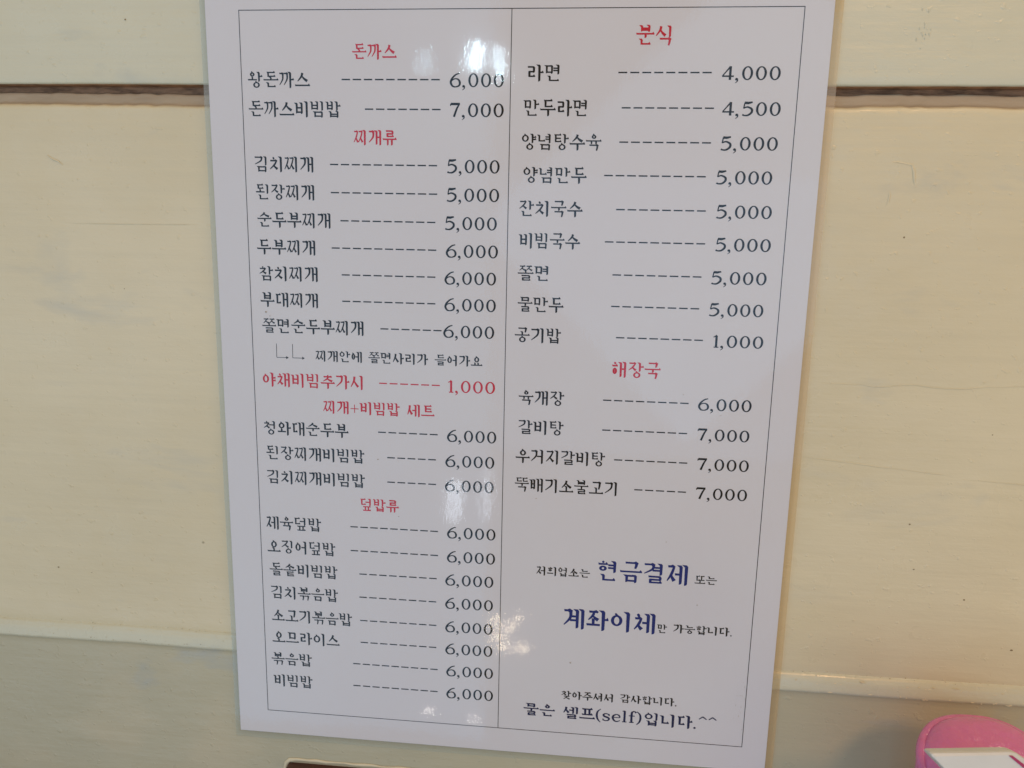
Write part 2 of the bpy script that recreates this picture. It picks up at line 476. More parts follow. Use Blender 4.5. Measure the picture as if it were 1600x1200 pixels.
class Hangul(Pen):
    def __init__(s, bold=1.0):
        super().__init__()
        s.h, s.v = HW * bold, VW * bold

    def H(s, x0, x1, y, knob=True):
        h = s.h
        if x0 > x1:
            x0, x1 = x1, x0
        k = min(h * 1.0, (x1 - x0) * .3)
        if knob:
            s.poly([(x0, y - h * .75), (x0 + k, y - h * .5), (x1 - k * 1.5, y - h * .5), (x1 - k * .8, y - h * 1.25), (x1 - k * .05, y - h * .2),
                    (x1, y + h * .45), (x0 + k * .3, y + h * .5)])
        else:
            s.poly([(x0, y - h * .6), (x1, y - h * .5), (x1, y + h * .5), (x0 + k * .2, y + h * .5)])

    def V(s, x, y0, y1, w=None, head=True):
        w = w or s.v
        hd = w * .80 if head else 0
        s.poly([(x - w * .5 - hd, y0), (x + w * .1, y0 + w * .05), (x + w * .5, y0 + w * .55), (x + w * .44, y1 - w * .35), (x + w * .2, y1),
                (x - w * .38, y1 + w * .15), (x - w * .46, y0 + w * .75)])

    def dot(s, x, y, L):
        s.strip([(x - L * .28, y - L * .5), (x + L * .05, y), (x + L * .28, y + L * .5)], [s.h * .8, s.h * 1.35, s.h * .9])

    def O(s, x0, y0, x1, y1, nub=True):
        cx, cy = (x0 + x1) / 2, (y0 + y1) / 2
        rx, ry = (x1 - x0) / 2, (y1 - y0) / 2
        s.ring(cx, cy, rx, ry, s.v * .86, s.h * .9)
        if nub:
            s.strip([(cx - s.h * .75, y0 - s.h * .75), (cx + s.h * .25, y0 + s.h * .45)], [s.h * .8, s.h * 1.2])

    def legs(s, xa, y0, x0, x1, y1):
        """the two legs of siot"""
        h = y1 - y0
        w = x1 - x0
        s.curve([(xa, y0), (xa - w * .10, y0 + h * .42), (x0, y1)], [s.v * 1.0, s.v * .86, s.h * .5])
        s.curve([(xa - w * .05, y0 + h * .36), (xa + w * .16, y0 + h * .68), (x1, y1 - h * .02)], [s.h * .6, s.v * .85, s.v * 1.15])

    def jamo(s, j, x0, y0, x1, y1, pos):
        """pos: 'l' left of a vertical vowel, 't' above a horizontal vowel, 'f' final"""
        w, h = x1 - x0, y1 - y0
        v = s.v * .92
        if j in 'ㄲㄸㅆㅉㅃ':
            b = {'ㄲ': 'ㄱ', 'ㄸ': 'ㄷ', 'ㅆ': 'ㅅ', 'ㅉ': 'ㅈ', 'ㅃ': 'ㅂ'}[j]
            sv = (s.v, s.h)
            s.v *= .86; s.h *= .9
            s.jamo(b, x0 - w * .05, y0, x0 + w * .47, y1, pos)
            s.jamo(b, x0 + w * .53, y0, x1 + w * .05, y1, pos)
            s.v, s.h = sv
            return
        if j == 'ㄱ' or j == 'ㅋ':
            s.H(x0, x1 - v * .1, y0, False)
            s.poly([(x1 - v * 1.4, y0 - s.h * .5), (x1 - v * .6, y0 - s.h * 1.0), (x1 + v * .35, y0 - s.h * .1), (x1 + v * .2, y0 + s.h * .8), (x1 - v * .9, y0 + s.h * .8)])
            if pos == 'l':
                s.curve([(x1 - v * .3, y0), (x1 - w * .18, y0 + h * .5), (x0 + w * .02, y1)], [v, v * .85, s.h * .45])
            else:
                s.curve([(x1 - v * .35, y0), (x1 - v * .45, y0 + h * .5), (x1 - v * .8, y1)], [v, v * .95, v * .7])
            if j == 'ㅋ':
                s.H(x0, x1 - w * .12, (y0 + y1) / 2, False)
        elif j == 'ㄴ':
            s.V(x0 + v * .5, y0, y1 - s.h * .2, v)
            s.H(x0 + v * .4, x1, y1 - s.h * .5)
        elif j in 'ㄷㅌ':
            s.H(x0, x1, y0)
            s.V(x0 + v * .8, y0, y1 - s.h * .2, v, False)
            s.H(x0 + v * .6, x1 + w * .04, y1 - s.h * .5)
            if j == 'ㅌ':
                s.H(x0 + v * .8, x1 - w * .04, (y0 + y1) / 2 - s.h * .2, False)
        elif j == 'ㄹ':
            ym = (y0 + y1) / 2 - s.h * .2
            s.H(x0, x1 - v * .4, y0, False)
            s.V(x1 - v * .5, y0 - s.h * .4, ym + s.h * .5, v)
            s.H(x0 + v * .4, x1 - v * .4, ym, False)
            s.V(x0 + v * .75, ym - s.h * .2, y1 - s.h * .2, v, False)
            s.H(x0 + v * .5, x1 + w * .03, y1 - s.h * .5)
        elif j == 'ㅁ':
            s.V(x0 + v * .6, y0 - s.h * .4, y1, v)
            s.H(x0 + v * .6, x1 - v * .4, y0 + s.h * .3, False)
            s.V(x1 - v * .6, y0 - s.h * .4, y1 + s.h * .3, v)
            s.H(x0 + v * .6, x1 - v * .6, y1 - s.h * .7, False)
        elif j == 'ㅂ':
            s.V(x0 + v * .6, y0 - s.h * .6, y1, v)
            s.V(x1 - v * .6, y0 - s.h * .8, y1 + s.h * .3, v)
            s.H(x0 + v * .6, x1 - v * .6, y0 + h * .44, False)
            s.H(x0 + v * .6, x1 - v * .6, y1 - s.h * .7, False)
        elif j == 'ㅅ':
            s.legs(x0 + w * .50, y0 - s.h * .3, x0, x1, y1)
        elif j in 'ㅈㅊ':
            yt = y0 + (h * .24 if j == 'ㅊ' else 0)
            if j == 'ㅊ':
                s.dot((x0 + x1) / 2, y0 + h * .02, h * .2)
            s.H(x0 + w * .04, x1 - w * .06, yt, False)
            s.poly([(x1 - w * .06 - v * 1.3, yt - s.h * .5), (x1 - w * .06 - v * .5, yt - s.h * 1.0), (x1 - w * .06 + v * .3, yt - s.h * .1), (x1 - w * .06 - v * .2, yt + s.h * .7)])
            xa = x0 + w * (.68 if pos == 'l' else .56)
            s.curve([(x1 - w * .1, yt + s.h * .1), (xa - w * .1, yt + (y1 - yt) * .5), (x0, y1)] if pos == 'l' else
                    [(xa, yt), (xa - w * .12, yt + (y1 - yt) * .45), (x0, y1)], [v * .7, v * .85, s.h * .45])
            s.curve([(x0 + w * .46, yt + (y1 - yt) * .48), (x0 + w * .68, yt + (y1 - yt) * .75), (x1, y1 - h * .01)], [s.h * .6, v * .85, v * 1.2])
        elif j == 'ㅇ':
            k = min(w, h * 1.25)
            cx = (x0 + x1) / 2
            s.O(cx - k / 2, y0, cx + k / 2, y1)
        elif j == 'ㅍ':
            s.H(x0, x1, y0)
            s.V(x0 + w * .30, y0, y1, v * .9, False)
            s.V(x0 + w * .70, y0, y1, v * .9, False)
            s.H(x0 - w * .02, x1 + w * .02, y1 - s.h * .4)
        elif j == 'ㅎ':
            s.dot((x0 + x1) / 2, y0 + h * .0, h * .2)
            s.H(x0, x1, y0 + h * .24)
            k = min(w * .78, h * .62 * 1.3)
            cx = (x0 + x1) / 2
            s.O(cx - k / 2, y0 + h * .42, cx + k / 2, y1, False)

    def syllable(s, ch):
        c = ord(ch) - 0xAC00
        I = 'ㄱㄲㄴㄷㄸㄹㅁㅂㅃㅅㅆㅇㅈㅉㅊㅋㅌㅍㅎ'[c // 588]
        Vw = 'ㅏㅐㅑㅒㅓㅔㅕㅖㅗㅘㅙㅚㅛㅜㅝㅞㅟㅠㅡㅢㅣ'[c % 588 // 28]
        Fi = ['', 'ㄱ', 'ㄲ', 'ㄳ', 'ㄴ', 'ㄵ', 'ㄶ', 'ㄷ', 'ㄹ', 'ㄺ', 'ㄻ', 'ㄼ', 'ㄽ', 'ㄾ', 'ㄿ', 'ㅀ', 'ㅁ', 'ㅂ', 'ㅄ', 'ㅅ', 'ㅆ', 'ㅇ', 'ㅈ', 'ㅊ', 'ㅋ', 'ㅌ', 'ㅍ', 'ㅎ'][c % 28]
        dense = 0.86 if Fi else 1.0
        if I in 'ㄲㄸㅆㅉㅃ':
            dense *= .95
        sv = (s.v, s.h)
        s.v *= dense; s.h *= dense
        f = bool(Fi)
        if Vw in 'ㅏㅐㅑㅒㅓㅔㅕㅖㅣ':
            two = Vw in 'ㅐㅒㅔㅖ'
            xr = {'ㅏ': 50, 'ㅑ': 50, 'ㅣ': 56, 'ㅓ': 46, 'ㅕ': 50, 'ㅐ': 42, 'ㅒ': 40, 'ㅔ': 38, 'ㅖ': 40}[Vw]
            if I in 'ㅁㅂㄷㄹ' and Vw in 'ㅏㅣㅑ':
                xr -= 1
            if I in 'ㄲㄸㅆㅉㅃ':
                xr += 5
            y0, y1 = (13, 80) if not f else (9, 51)
            x0 = 7
            if I == 'ㅇ':
                y0, y1 = (20, 72) if not f else (10, 50)
            if I in 'ㄷㄹㅁㅂ' and not f:
                y0, y1 = 17, 74
            if I == 'ㄴ':
                y0, y1 = (14, 74) if not f else (8, 48)
                x0 = 9
            if I == 'ㅎ' and not f:
                y0, y1 = 12, 78
            if Vw in 'ㅓㅔㅕㅖ' and I == 'ㄴ':
                xr += 2
            s.jamo(I, x0, y0, xr, y1, 'l')
            ye = 97 if not f else 57
            ym = (y0 + y1) / 2 + (2 if not f else 0)
            if Vw == 'ㅣ':
                s.V(79, 3, ye)
            elif Vw in 'ㅏㅑ':
                s.V(73, 3, ye)
                if Vw == 'ㅏ':
                    s.H(75, 97, ym)
                else:
                    s.H(75, 96, ym - h_(f)); s.H(75, 96, ym + h_(f))
            elif Vw in 'ㅓㅕ':
                s.V(79, 3, ye)
                if Vw == 'ㅓ':
                    s.H(xr + 4 if I == 'ㅇ' else xr - 2, 78, ym, False)
                else:
                    s.H(xr + (0 if I != 'ㄱ' else -3), 78, ym - h_(f), False); s.H(xr + (0 if I != 'ㄱ' else -8), 78, ym + h_(f), False)
            elif Vw in 'ㅐㅒ':
                s.V(60, 5, ye - (4 if not f else 1), s.v * .95)
                s.V(85, 3, ye, s.v * .95)
                s.H(61, 84, ym, False)
            elif Vw in 'ㅔㅖ':
                s.V(64, 5, ye - (4 if not f else 1), s.v * .92)
                s.V(87, 3, ye, s.v * .95)
                if Vw == 'ㅔ':
                    s.H(xr + 1, 63, ym, False)
                else:
                    s.H(xr + (1 if I != 'ㄱ' else -4), 63, ym - h_(f), False); s.H(xr + (1 if I != 'ㄱ' else -8), 63, ym + h_(f), False)
            if f:
                s.jamo(Fi, 26, 65, 84, 96, 'f') if Fi != 'ㅇ' else s.jamo(Fi, 34, 62, 80, 97, 'f')
        elif Vw in 'ㅗㅛㅜㅠㅡ':
            if not f:
                y0, y1 = (12, 58) if Vw in 'ㅗㅛㅡ' else (9, 47)
            else:
                y0, y1 = (7, 33) if Vw in 'ㅗㅛ' else ((7, 33) if Vw == 'ㅡ' else (6, 30))
            xa, xb = 24, 77
            if I in 'ㄸㄲㅉㅆㅃ':
                xa, xb = 16, 85
            if I in 'ㅅㅈㅊ':
                xa, xb = 20, 81
            if I == 'ㅇ':
                xa, xb = 30, 72
                y0 += 1
            if I == 'ㅍ':
                xa, xb = 18, 82
            s.jamo(I, xa, y0, xb, y1, 't')
            if not f:
                yl = 84 if Vw in 'ㅗㅛ' else (82 if Vw == 'ㅡ' else 60)
                lo = 97
            else:
                yl = 50 if Vw in 'ㅗㅛ' else (48 if Vw == 'ㅡ' else 42)
                lo = 60
            s.H(2, 98, yl)
            if Vw == 'ㅗ':
                s.V(50, y1 - (0 if I in 'ㅇㄷㄹㅁㅂㄴ' else h2(y0, y1)), yl, s.v * .85)
            elif Vw == 'ㅛ':
                s.V(37, y1 + 2, yl, s.v * .85, False); s.V(63, y1 + 2, yl, s.v * .85, False)
            elif Vw == 'ㅜ':
                s.V(52, yl, lo, s.v * .95, False)
            elif Vw == 'ㅠ':
                s.V(37, yl, lo, s.v * .85, False); s.V(65, yl, lo, s.v * .9, False)
            if f:
                if Fi == 'ㅇ':
                    s.jamo(Fi, 30, 61, 73, 96, 'f')
                elif Fi == 'ㄴ':
                    s.jamo(Fi, 26, 64, 80, 93, 'f')
                elif Fi == 'ㄱ':
                    s.jamo(Fi, 24, 67, 78, 98, 'f')
                elif Fi == 'ㄲ':
                    s.jamo(Fi, 20, 67, 80, 98, 'f')
                else:
                    s.jamo(Fi, 25, 65, 78, 96, 'f')
        else:
            y0, y1 = (12, 50) if not f else (7, 31)
            if I in 'ㅎㅊ':
                y0 -= 1
            s.jamo(I, 11, y0, 53, y1, 't' if I != 'ㅈ' else 't')
            yl = 72 if not f else 50
            ye = 97 if not f else 60
            x2 = 74 if Vw in 'ㅘㅝ' else 80
            if Vw in 'ㅘㅚ':
                s.V(32, y1 - (0 if I != 'ㅈ' else 8), yl, s.v * .85, False)
                s.H(3, 61, yl, False)
            elif Vw == 'ㅢ':
                s.H(3, 61, yl - 2, False)
            s.V(x2, 3, ye)
            if Vw == 'ㅘ':
                s.H(x2 + 2, 97, ye * .45 + 3)
            if f:
                s.jamo(Fi, 26, 66, 84, 96, 'f') if Fi != 'ㅇ' else s.jamo(Fi, 34, 63, 80, 97, 'f')
        s.v, s.h = sv


def h_(f):
    return 6.5 if f else 9


def h2(y0, y1):
    return (y1 - y0) * .28


def latin(ch, bold=1.0):
    """glyph in a cell whose cap height is y 18..82; returns pen, advance"""
    p = Pen()
    T, t = 11.2 * bold, 6.0 * bold
    if ch == '0':
        p.ring(36, 50, 29.5, 41.5, T, t, 28); return p, 74
    if ch == '1':
        p.strip([(30, 12), (30, 90)], [T, T]); p.strip([(12, 22), (22, 18), (31, 9)], [t * .8, t * 1.1, t * 1.4])
        p.strip([(17, 89.5), (44, 89.5)], [t, t]); return p, 52
    if ch == '4':
        p.strip([(48, 9), (48, 90)], [T, T]); p.strip([(48, 10), (26, 40), (6, 67)], [t * 1.4, t, t])
        p.strip([(5, 68), (68, 68)], [t * 1.3, t * 1.3]); return p, 74
    if ch == '5':
        p.strip([(18, 13), (38, 14), (60, 9)], [t * 2.2, t * 2.2, t * 1.4]); p.strip([(19, 12), (14, 47)], [t, t])
        p.curve([(14, 46), (34, 38), (57, 50), (58, 70), (40, 87), (20, 89), (9, 84)], [t, t * 1.4, T * .95, T, t * 1.6, t * 1.2, t * 1.6], 6); return p, 74
    if ch == '6':
        p.curve([(60, 9), (38, 17), (16, 40), (9, 64), (20, 85), (37, 90)], [t * .9, t * 1.3, T * .85, T, T * .8, t], 6)
        p.curve([(37, 90), (57, 82), (62, 64), (54, 47), (38, 41), (22, 46), (12, 57)], [t, T * .8, T, T * .8, t, t, t], 6); return p, 74
    if ch == '7':
        p.strip([(12, 13), (64, 13)], [t * 2.1, t * 2.1]); p.strip([(12, 11), (9, 25)], [t * 1.1, t * .7])
        p.curve([(62, 12), (47, 40), (30, 90)], [t * 1.1, t * 1.6, T * 1.0], 6); return p, 74
    if ch == ',':
        p.ring(10, 86, 8, 8, 7.9, 7.9, 12); p.curve([(15, 85), (15, 97), (3, 109)], [6, 6, 2.5], 5); return p, 31
    if ch == '.':
        p.ring(12, 88, 6.3 * bold, 6.3 * bold, 6.2 * bold, 6.2 * bold, 12); return p, 30
    if ch == '+':
        p.strip([(6, 55), (66, 55)], [5.5, 5.5]); p.strip([(36, 25), (36, 85)], [5.5, 5.5]); return p, 72
    if ch == '(':
        p.curve([(36, 4), (18, 26), (14, 56), (20, 84), (36, 106)], [t * .6, T * .8, T, T * .8, t * .6], 6); return p, 42
    if ch == ')':
        p.curve([(8, 4), (26, 26), (30, 56), (24, 84), (8, 106)], [t * .6, T * .8, T, T * .8, t * .6], 6); return p, 42
    if ch == 's':
        p.curve([(45, 50), (36, 39), (20, 38), (11, 48), (18, 59), (34, 65), (45, 75), (38, 88), (22, 91), (9, 84)],
                [t * 1.2, t, t * 1.2, T * .9, T, T, T * .9, t * 1.2, t, t * 1.3], 5); p.strip([(45, 38), (45, 53)], [t * .6, t * .9])
        p.strip([(9, 76), (9, 91)], [t * .9, t * .6]); return p, 56
    if ch == 'e':
        p.curve([(12, 60), (50, 60), (46, 44), (32, 37), (15, 47), (10, 65), (20, 86), (36, 91), (53, 82)],
                [t * .8, t * .9, T * .8, t, T * .9, T, T * .85, t * 1.2, t * .7], 5); return p, 60
    if ch == 'l':
        p.strip([(19, 6), (19, 91)], [T, T]); p.strip([(6, 8), (20, 6)], [t * .9, t * 1.1]); p.strip([(6, 90), (32, 90)], [t, t]); return p, 38
    if ch == 'f':
        p.curve([(48, 15), (40, 6), (28, 8), (22, 22), (22, 90)], [T * .9, t * 1.2, t * 1.4, T, T], 5)
        p.strip([(6, 40), (40, 40)], [t, t]); p.strip([(9, 90), (36, 90)], [t, t]); return p, 44
    if ch == '^':
        p.strip([(8, 62), (36, 36)], [5 * bold, 7 * bold]); p.strip([(35, 36), (64, 62)], [7 * bold, 5 * bold]); return p, 72
    return p, 40


PY = -0.0120      # paper front plane
zc = [0]
menu = tag(empty('menu_sheet', (0, PY, 1.0)),
           'large laminated white Korean price menu with two ruled columns, fixed to the cream board wall', 'menu')


def place(polys, fx, fz, name, mat):
    """polys in page millimetres -> flat print lying on the paper"""
    V, F = [], []
    for k, pl in enumerate(polys):
        y = -0.00006 - (k % 24) * 0.0000012
        b = len(V)
        pts = [(fx(a), fz(c_)) for a, c_ in pl]
        ar = sum(pts[i][0] * pts[(i + 1) % len(pts)][1] - pts[(i + 1) % len(pts)][0] * pts[i][1] for i in range(len(pts)))
        if ar < 0:
            pts = pts[::-1]
        for (x, z) in pts:
            V.append(((x - 132.5) / 1000, y, 0.2 - z_(z)))
        F.append(tuple(range(b, b + len(pts))))
    return mesh(name, V, F, mat, menu)


def z_(z):
    return z / 1000


def text(s, L, Rr, yc, size, col, name, bold=1.0, tilt=0.0):
    """fit the run between L and R (mm), centred on yc, em height = size mm"""
    polys, x = [], 0.0
    for ch in s:
        if '가' <= ch <= '힣':
            g = Hangul(bold); g.syllable(ch)
            jx, jy = random.uniform(-.4, .4), random.uniform(-.4, .4)
            polys += [[(x + a + jx, b + jy) for a, b in pl] for pl in g.polys]
            x += 100
        else:
            g, adv = latin(ch, bold)
            polys += [[(x + a, b) for a, b in pl] for pl in g.polys]
            x += adv
    x0 = min(a for pl in polys for a, b in pl); x1 = max(a for pl in polys for a, b in pl)
    sx = (Rr - L) / (x1 - x0)
    sy = size / 100
    return place(polys, lambda a: L + (a - x0) * sx, lambda b: yc + (b - 50) * sy, name, M[col])


def dashes(n, L, Rr, y, col='black'):
    l = 4.15
    p = (Rr - L - l) / (n - 1)
    polys = []
    for i in range(n):
        a = L + i * p
        polys.append([(a, y - .31), (a + l, y - .31), (a + l, y + .31), (a, y + .31)])
    return place(polys, lambda a: a, lambda b: b, 'dash_leader', M[col])


ROWS = [  # colour, name, left, right, y, size, dash count, dash left, dash right, price, price left, price right
    ('k', '왕돈까스', 3.2, 34.4, 31.7, 9, 50.2, 98.3, '6,000', 103.1, 129.1),
    ('k', '돈까스비빔밥', 3.0, 49.4, 45.3, 7, 61.5, 98.7, '7,000', 103.3, 129.3),
    ('k', '김치찌개', 5.0, 35.0, 71.4, 10, 43.5, 97.1, '5,000', 102.0, 127.8),
    ('k', '된장찌개', 5.0, 35.1, 84.9, 10, 43.6, 97.2, '5,000', 101.9, 127.8),
    ('k', '순두부찌개', 5.2, 43.1, 98.5, 9, 48.2, 96.3, '5,000', 101.1, 126.9),
    ('k', '두부찌개', 4.4, 34.9, 112.0, 10, 43.4, 96.8, '6,000', 101.6, 127.7),
    ('k', '참치찌개', 5.2, 35.8, 125.3, 9, 48.3, 96.4, '6,000', 101.0, 127.0),
    ('k', '부대찌개', 5.1, 35.6, 138.6, 9, 48.3, 96.4, '6,000', 101.0, 127.1),
    ('k', '쫄면순두부찌개', 5.5, 59.2, 152.1, 6, 68.0, 99.6, '6,000', 100.5, 126.5),
    ('r', '야채비빔추가시', 4.7, 58.3, 180.4, 6, 67.0, 98.8, '1,000', 103.1, 127.4),
    ('k', '청와대순두부', 4.2, 50.3, 206.5, 6, 66.2, 97.8, '6,000', 102.7, 128.5),
    ('k', '된장찌개비빔밥', 5.0, 58.6, 220.1, 5, 70.9, 96.9, '6,000', 101.9, 127.7),
    ('k', '김치찌개비빔밥', 5.0, 58.7, 233.5, 5, 70.8, 97.0, '6,000', 101.7, 127.6),
    ('k', '제육덮밥', 3.5, 34.1, 259.6, 9, 50.3, 98.1, '6,000', 103.0, 129.0),
    ('k', '오징어덮밥', 3.5, 41.7, 273.2, 9, 50.2, 98.2, '6,000', 103.0, 129.0),
    ('k', '돌솥비빔밥', 4.3, 42.6, 286.5, 8, 54.8, 97.5, '6,000', 102.2, 128.3),
    ('k', '김치볶음밥', 4.6, 42.6, 300.0, 8, 54.6, 97.3, '6,000', 102.2, 128.3),
    ('k', '소고기볶음밥', 4.5, 50.2, 313.8, 8, 54.8, 97.4, '6,000', 102.3, 128.3),
    ('k', '오므라이스', 4.3, 42.9, 326.9, 8, 54.9, 97.4, '6,000', 102.4, 128.4),
    ('k', '볶음밥', 3.3, 26.7, 340.1, 9, 50.4, 98.2, '6,000', 103.0, 129.0),
    ('k', '비빔밥', 3.8, 26.7, 353.5, 9, 50.3, 98.2, '6,000', 103.1, 129.2),
    ('k', '라면', 140.3, 155.3, 28.4, 8, 182.8, 225.6, '4,000', 230.3, 256.7),
    ('k', '만두라면', 138.5, 168.7, 44.1, 8, 185.1, 227.7, '4,500', 231.5, 258.0),
    ('k', '양념탕수육', 138.3, 176.3, 59.6, 8, 184.7, 227.4, '5,000', 231.9, 258.0),
    ('k', '양념만두', 139.4, 169.9, 75.0, 9, 178.2, 226.0, '5,000', 230.9, 256.7),
    ('k', '잔치국수', 137.8, 168.6, 90.8, 8, 184.6, 227.1, '5,000', 232.0, 257.8),
    ('k', '비빔국수', 137.7, 167.9, 106.2, 9, 179.9, 227.8, '5,000', 232.7, 258.6),
    ('k', '쫄면', 137.7, 152.8, 122.0, 8, 184.3, 227.1, '5,000', 231.8, 257.9),
    ('k', '물만두', 138.0, 160.9, 137.4, 8, 184.3, 227.0, '5,000', 231.8, 257.6),
    ('k', '공기밥', 136.9, 160.1, 152.8, 8, 187.4, 229.8, '1,000', 234.7, 258.8),
    ('k', '육개장', 139.6, 162.8, 184.7, 8, 182.4, 224.9, '6,000', 229.6, 255.7),
    ('k', '갈비탕', 139.9, 163.0, 200.2, 8, 182.6, 225.1, '7,000', 230.2, 255.8),
    ('k', '우거지갈비탕', 138.7, 184.7, 215.6, 7, 189.3, 226.2, '7,000', 231.1, 256.7),
    ('k', '뚝배기소불고기', 138.6, 191.4, 231.0, 5, 200.3, 226.5, '7,000', 231.4, 257.0),
]
COL = {'k': 'black', 'r': 'red', 'b': 'blue', 'n': 'navy'}
for (c, s, L, Rr, y, nd, dl, dr, pr, pl, prr) in ROWS:
    a = text(s, L, Rr, y, 7.9, COL[c], 'dish_name', 1.0)
    dashes(nd, dl, dr, y - .2, COL[c])
    b = text(pr, pl, prr, y + .05, 7.6 if L < 130 else 7.35, COL[c], 'price', 1.15)
    if c == 'r':
        a['label'] = 'red line of print for the extra vegetable bibim'
        b['label'] = 'red printed price'
for (s, L, Rr, y, sz) in [('돈까스', 55.6, 77.4, 18.9, 7.5), ('찌개류', 55.7, 77.1, 58.3, 7.5), ('찌개+비빔밥', 36.9, 77.8, 193.9, 7.3),
                          ('세트', 81.8, 96.1, 194.0, 7.0), ('덮밥류', 56.1, 77.0, 246.6, 7.3), ('분식', 190.2, 206.4, 12.1, 9.3),
                          ('해장국', 186.1, 210.2, 168.6, 8.4)]:
    text(s, L, Rr, y, sz, 'red', 'heading', 1.05)
for (c, s, L, Rr, y, sz, bd) in [
        ('k', '찌개안에', 33.5, 58.1, 167.0, 6.1, 1.05), ('k', '쫄면사리가', 61.5, 92.7, 167.0, 6.1, 1.05), ('k', '들어가요', 96.1, 120.7, 167.0, 5.9, 1.05),
        ('k', '저희업소는', 151.2, 179.5, 278.2, 5.4, 1.1), ('b', '현금결제', 183.6, 230.2, 276.0, 12.0, 1.08), ('k', '또는', 233.9, 245.2, 278.1, 5.3, 1.1),
        ('b', '계좌이체', 166.5, 215.0, 304.4, 12.3, 1.08), ('k', '만', 215.9, 221.2, 306.9, 5.3, 1.15), ('k', '가능합니다.', 224.6, 255.0, 306.3, 5.3, 1.15),
        ('k', '찾아주셔서', 166.8, 194.8, 349.5, 5.2, 1.15), ('k', '감사합니다.', 198.7, 228.9, 349.2, 5.2, 1.15),
        ('n', '물은', 146.2, 163.6, 359.8, 7.9, 1.15), ('n', '셀프', 168.2, 185.6, 360.1, 7.8, 1.15), ('n', '(self)', 185.9, 210.7, 360.0, 7.8, 1.15),
        ('n', '입니다.', 212.3, 239.9, 360.4, 8.2, 1.15), ('n', '^^', 241.1, 250.7, 357.4, 6.0, 1.6)]:
    text(s, L, Rr, y, sz, COL[c], 'notice_text', bd)
# the two little corner arrows
for ax in (12.8, 21.4):
    p = Pen()
    p.strip([(ax, 161.3), (ax - .1, 168.5)], [.28, .28]); p.strip([(ax - .1, 168.5), (ax + 5.6, 168.5)], [.28, .28])
    p.poly([(ax + 5.0, 167.7), (ax + 6.3, 168.5), (ax + 5.0, 169.3)])
    place(p.polys, lambda a: a, lambda b: b, 'corner_arrow', M['black'])
# ruled frame and centre line
B = 372.7
t = .17
for q in ([(-t, -t), (265 + t, -t), (265 + t, t), (-t, t)], [(-t, B - t), (265 + t, B - t), (265 + t, B + t), (-t, B + t)],
          [(-t, t), (t, t), (t, B - t), (-t, B - t)], [(265 - t, t), (265 + t, t), (265 + t, B - t), (265 - t, B - t)],
          [(132.3 - t, t), (132.3 + t, t), (132.3 + t, B - t), (132.3 - t, B - t)]):
    place([q], lambda a: a, lambda b: b, 'ruled_line', M['black'])


def slab(name, x0, x1, z0, z1, yb, yf, mat, parent, nx=2, nz=2, wave=0.0, seed=0):
    """thin sheet with thickness; coordinates local to the parent at (0, PY, 1)"""
    xs, zs = np.linspace(x0, x1, nx), np.linspace(z0, z1, nz)
    V, F = [], []
    for sgn, y in ((0, yf), (1, yb)):
        for z in zs:
            for x in xs:
                d = wave * float(vnoise(np.array([x * 16 + 50]), np.array([z * 11 + 50]), seed)[0]) if wave else 0
                V.append((x, y + d, z))
    N = nx * nz
    for j in range(nz - 1):
        for i in range(nx - 1):
            a = j * nx + i
            F.append((a, a + 1, a + nx + 1, a + nx))
            F.append((N + a, N + a + nx, N + a + nx + 1, N + a + 1))
    for i in range(nx - 1):
        F.append((i, N + i, N + i + 1, i + 1)); k = (nz - 1) * nx + i; F.append((k, k + 1, N + k + 1, N + k))
    for j in range(nz - 1):
        k = j * nx; F.append((k, k + nx, N + k + nx, N + k)); k = j * nx + nx - 1; F.append((k, N + k, N + k + nx, k + nx))
    return mesh(name, V, F, mat, parent, False)


slab('paper', -.1494, .1455, -.1868, .2335, .00012, 0.0, M['paper'], menu)


def sheet(name, x0, x1, z0, z1, y, mat, nx, nz, wave, seed):
    xs, zs = np.linspace(x0, x1, nx), np.linspace(z0, z1, nz)
    V = [(x, y + wave * float(vnoise(np.array([x * 16 + 50]), np.array([z * 9 + 50]), seed)[0]), z) for z in zs for x in xs]
    F = [(j * nx + i, j * nx + i + 1, (j + 1) * nx + i + 1, (j + 1) * nx + i) for j in range(nz - 1) for i in range(nx - 1)]
    return mesh(name, V, F, mat, menu, True)


# film over the paper, and its sealed margin all round
sheet('laminate_film', -.1494, .1455, -.1868, .2335, -.00032, M['film'], 60, 80, .00014, 4)
sheet('laminate_margin', -.1521, -.1494, -.1905, .2372, -.0001, M['film_edge'], 3, 60, .0001, 5)
sheet('laminate_margin', .1455, .1494, -.1905, .2372, -.0001, M['film_tan'], 3, 60, .0001, 6)
sheet('laminate_margin', -.1494, .1455, -.1905, -.1868, -.0001, M['film_edge'], 60, 3, .0001, 7)
sheet('laminate_margin', -.1494, .1455, .2335, .2372, -.0001, M['film_edge'], 60, 3, .0001, 8)
n = NT('faint_food_stain')
tr = n.n('BsdfTransparent', {'Color': (0.80, 0.70, 0.55, 1)})
M['stain'] = n.surf(tr.outputs[0])
st = []
for (px, pz, r) in ((8, 145, .5), (222, 180, .3), (241, 190, .25), (150, 238, .35), (218, 258, .3), (236, 292, .35), (77, 252, .3), (66, 221, .35), (171, 330, .5), (10, 147, .3)):
    st.append(((px - 132.5) / 1000, -.00055, .2 - pz / 1000, r / 1000))
for k in range(26):
    st.append(((262 + random.gauss(0, 2.5) - 132.5) / 1000, -.00055, .2 - (345 + random.gauss(0, 7)) / 1000, random.uniform(.0001, .00028)))
specks(st, M['dirt'], menu, 'grease_specks')


